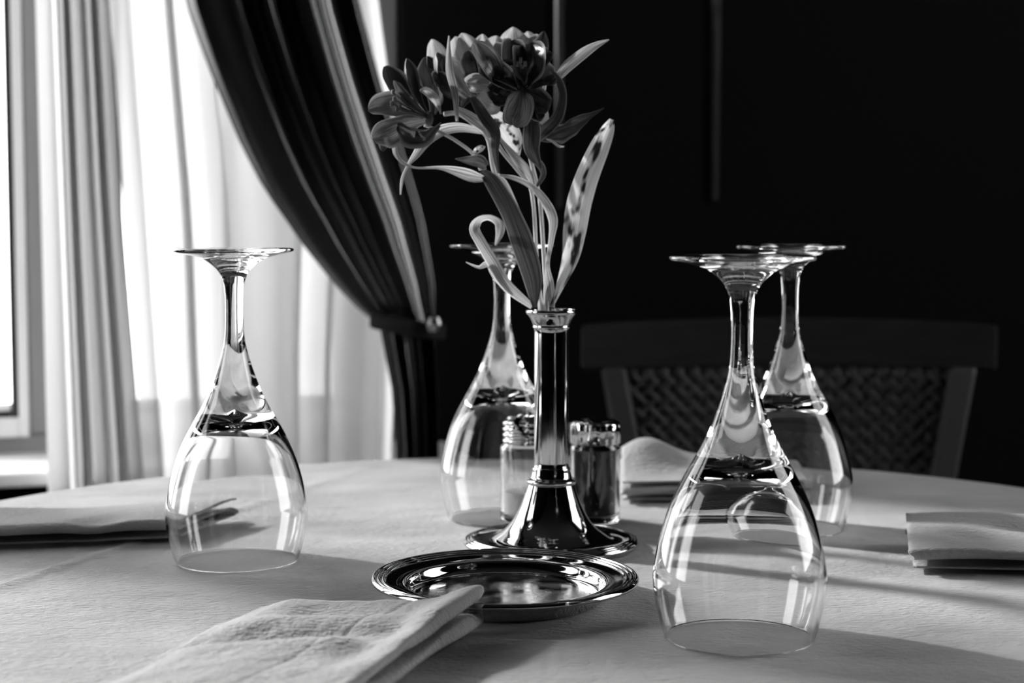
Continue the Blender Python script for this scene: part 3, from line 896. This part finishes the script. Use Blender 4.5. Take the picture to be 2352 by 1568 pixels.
petal(b, iv, (1200, 200), (1176, 92), 60, PD, 10, .35, -.014, -.002, -.018, -.08)
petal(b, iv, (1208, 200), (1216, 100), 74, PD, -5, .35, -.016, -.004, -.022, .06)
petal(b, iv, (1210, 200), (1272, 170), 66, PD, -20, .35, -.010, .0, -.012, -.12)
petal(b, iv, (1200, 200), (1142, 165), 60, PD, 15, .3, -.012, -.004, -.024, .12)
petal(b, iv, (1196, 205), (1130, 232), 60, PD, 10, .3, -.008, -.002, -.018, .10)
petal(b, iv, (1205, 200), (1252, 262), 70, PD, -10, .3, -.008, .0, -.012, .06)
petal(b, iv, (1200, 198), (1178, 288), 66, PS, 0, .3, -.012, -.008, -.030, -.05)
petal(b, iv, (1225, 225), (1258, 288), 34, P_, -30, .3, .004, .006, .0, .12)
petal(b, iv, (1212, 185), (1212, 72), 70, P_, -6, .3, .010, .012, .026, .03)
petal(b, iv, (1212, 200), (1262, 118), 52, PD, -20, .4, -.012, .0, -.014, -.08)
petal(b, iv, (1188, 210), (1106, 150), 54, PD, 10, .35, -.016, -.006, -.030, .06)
for k, (x, y) in enumerate(((1186, 146), (1196, 138), (1206, 146), (1176, 156))):
    stamen(b, iv, [(1204, 196, -.008), (1200 - k * 2, 172, -.020), (x, y, -.032)], 0)

# ---------------------------------------------------------------- chair beyond the table
YC = 1.74
cl, cr = atY(1335, 850, YC), atY(2285, 850, YC)
cx = (cl.x + cr.x) / 2; hwc = (cr.x - cl.x) / 2
ch = thing('chair', 'dark wooden chair with woven back beyond the table', 'chair', (cx, YC, 0))
def zpx(y): return T + HC - (y - 494) / FPX * YC
zr0, zr1 = zpx(850), zpx(728)
def bar(name, p, q, wx_, wy_, mat, par):
    p, q = Vector(p), Vector(q)
    V, F = box_vf(-.5, .5, -.5, .5, 0, 1)
    V = [Vector((p.x + (q.x - p.x) * v.z + v.x * wx_, p.y + (q.y - p.y) * v.z + v.y * wy_, p.z + (q.z - p.z) * v.z)) for v in V]
    o = mesh(name, V, F, mat, par, smooth=False)
    m = o.modifiers.new('bev', 'BEVEL'); m.width = .004; m.segments = 2
    return o
# curved top rail
V, F = [], []
n = 24
for i in range(n + 1):
    u = i / n * 2 - 1
    x = u * hwc; y = -.03 * u * u + .03
    zt_ = zr1 - .002 - .006 * u * u; zb_ = zr0
    for dy in (-.011, .011):
        for z in (zb_, zt_): V.append((x, y + dy, z))
for i in range(n):
    k = i * 4
    F += [[k, k + 1, k + 5, k + 4], [k + 2, k + 6, k + 7, k + 3], [k + 1, k + 3, k + 7, k + 5], [k, k + 4, k + 6, k + 2]]
F += [[0, 2, 3, 1], [n * 4, n * 4 + 1, n * 4 + 3, n * 4 + 2]]
o = mesh('top_rail', V, F, M['wood'], ch, smooth=False)
m = o.modifiers.new('bev', 'BEVEL'); m.width = .004; m.segments = 2
zs_ = .46
ptop = atY(2212, 850, YC).x - cx; pbot = atY(2150, 1090, YC).x - cx
zb1 = zpx(1090)
k_ = (ptop - pbot) / (zr0 - zb1)
pseat = ptop - k_ * .85 * (zr0 - zs_)
for sg in (-1, 1):
    bar('back_post', (sg * pseat, -.02, zs_ - .04), (sg * ptop, .002, zr0 + .003), .026, .022, M['post_wood_lit'], ch)
    bar('leg', (sg * .20, .03, 0), (sg * .195, -.02, zs_ - .045), .032, .03, M['wood'], ch)
    bar('leg', (sg * .20, -.40, 0), (sg * .20, -.40, zs_ - .045), .032, .032, M['wood'], ch)
zl = zs_ + .11
box('lower_rail', (-pseat - .01, pseat + .01, -.024, -.004, zl - .02, zl + .02), M['wood'], ch, .003)
box('seat', (-.225, .225, -.43, .0, zs_ - .045, zs_), M['cane'], ch, .012)
# diagonal woven strips of the back panel
wp = M['cane']
H = zr0 - (zl + .02)
nst = 0
for sg in (-1, 1):
    x = -.6
    while x < .6:
        # line from (x, zl+.02) rising at 45 degrees; clip to the trapezoid
        pts = []
        for i in range(41):
            z = zl + .02 + H * i / 40; xx = x + sg * (z - zl - .02)
            half = pseat + (ptop - pseat) * (z - zs_ + .04) / (zr0 - zs_ + .04) - .008
            if abs(xx) < half: pts.append((xx, z))
        if len(pts) > 2:
            (xa, za), (xb, zb_) = pts[0], pts[-1]
            V, F = [], []
            hw_ = .0042
            steps = max(2, int((zb_ - za) / .0085))
            for i in range(steps + 1):
                u = i / steps
                xx, z = xa + (xb - xa) * u, za + (zb_ - za) * u
                y = -.010 + .028 * (1 - (xx / hwc) ** 2) * (z - zl) / H + .0016 * sg * (1 if i % 2 else -1)
                for q in (-1, 1):
                    V.append((xx + q * hw_ * .707, y, z - sg * q * hw_ * .707))
            for i in range(steps): F.append([2 * i, 2 * i + 1, 2 * i + 3, 2 * i + 2])
            mesh('cane_strip', V, F, wp, ch, solid=.0012)
            nst += 1
        x += .0165
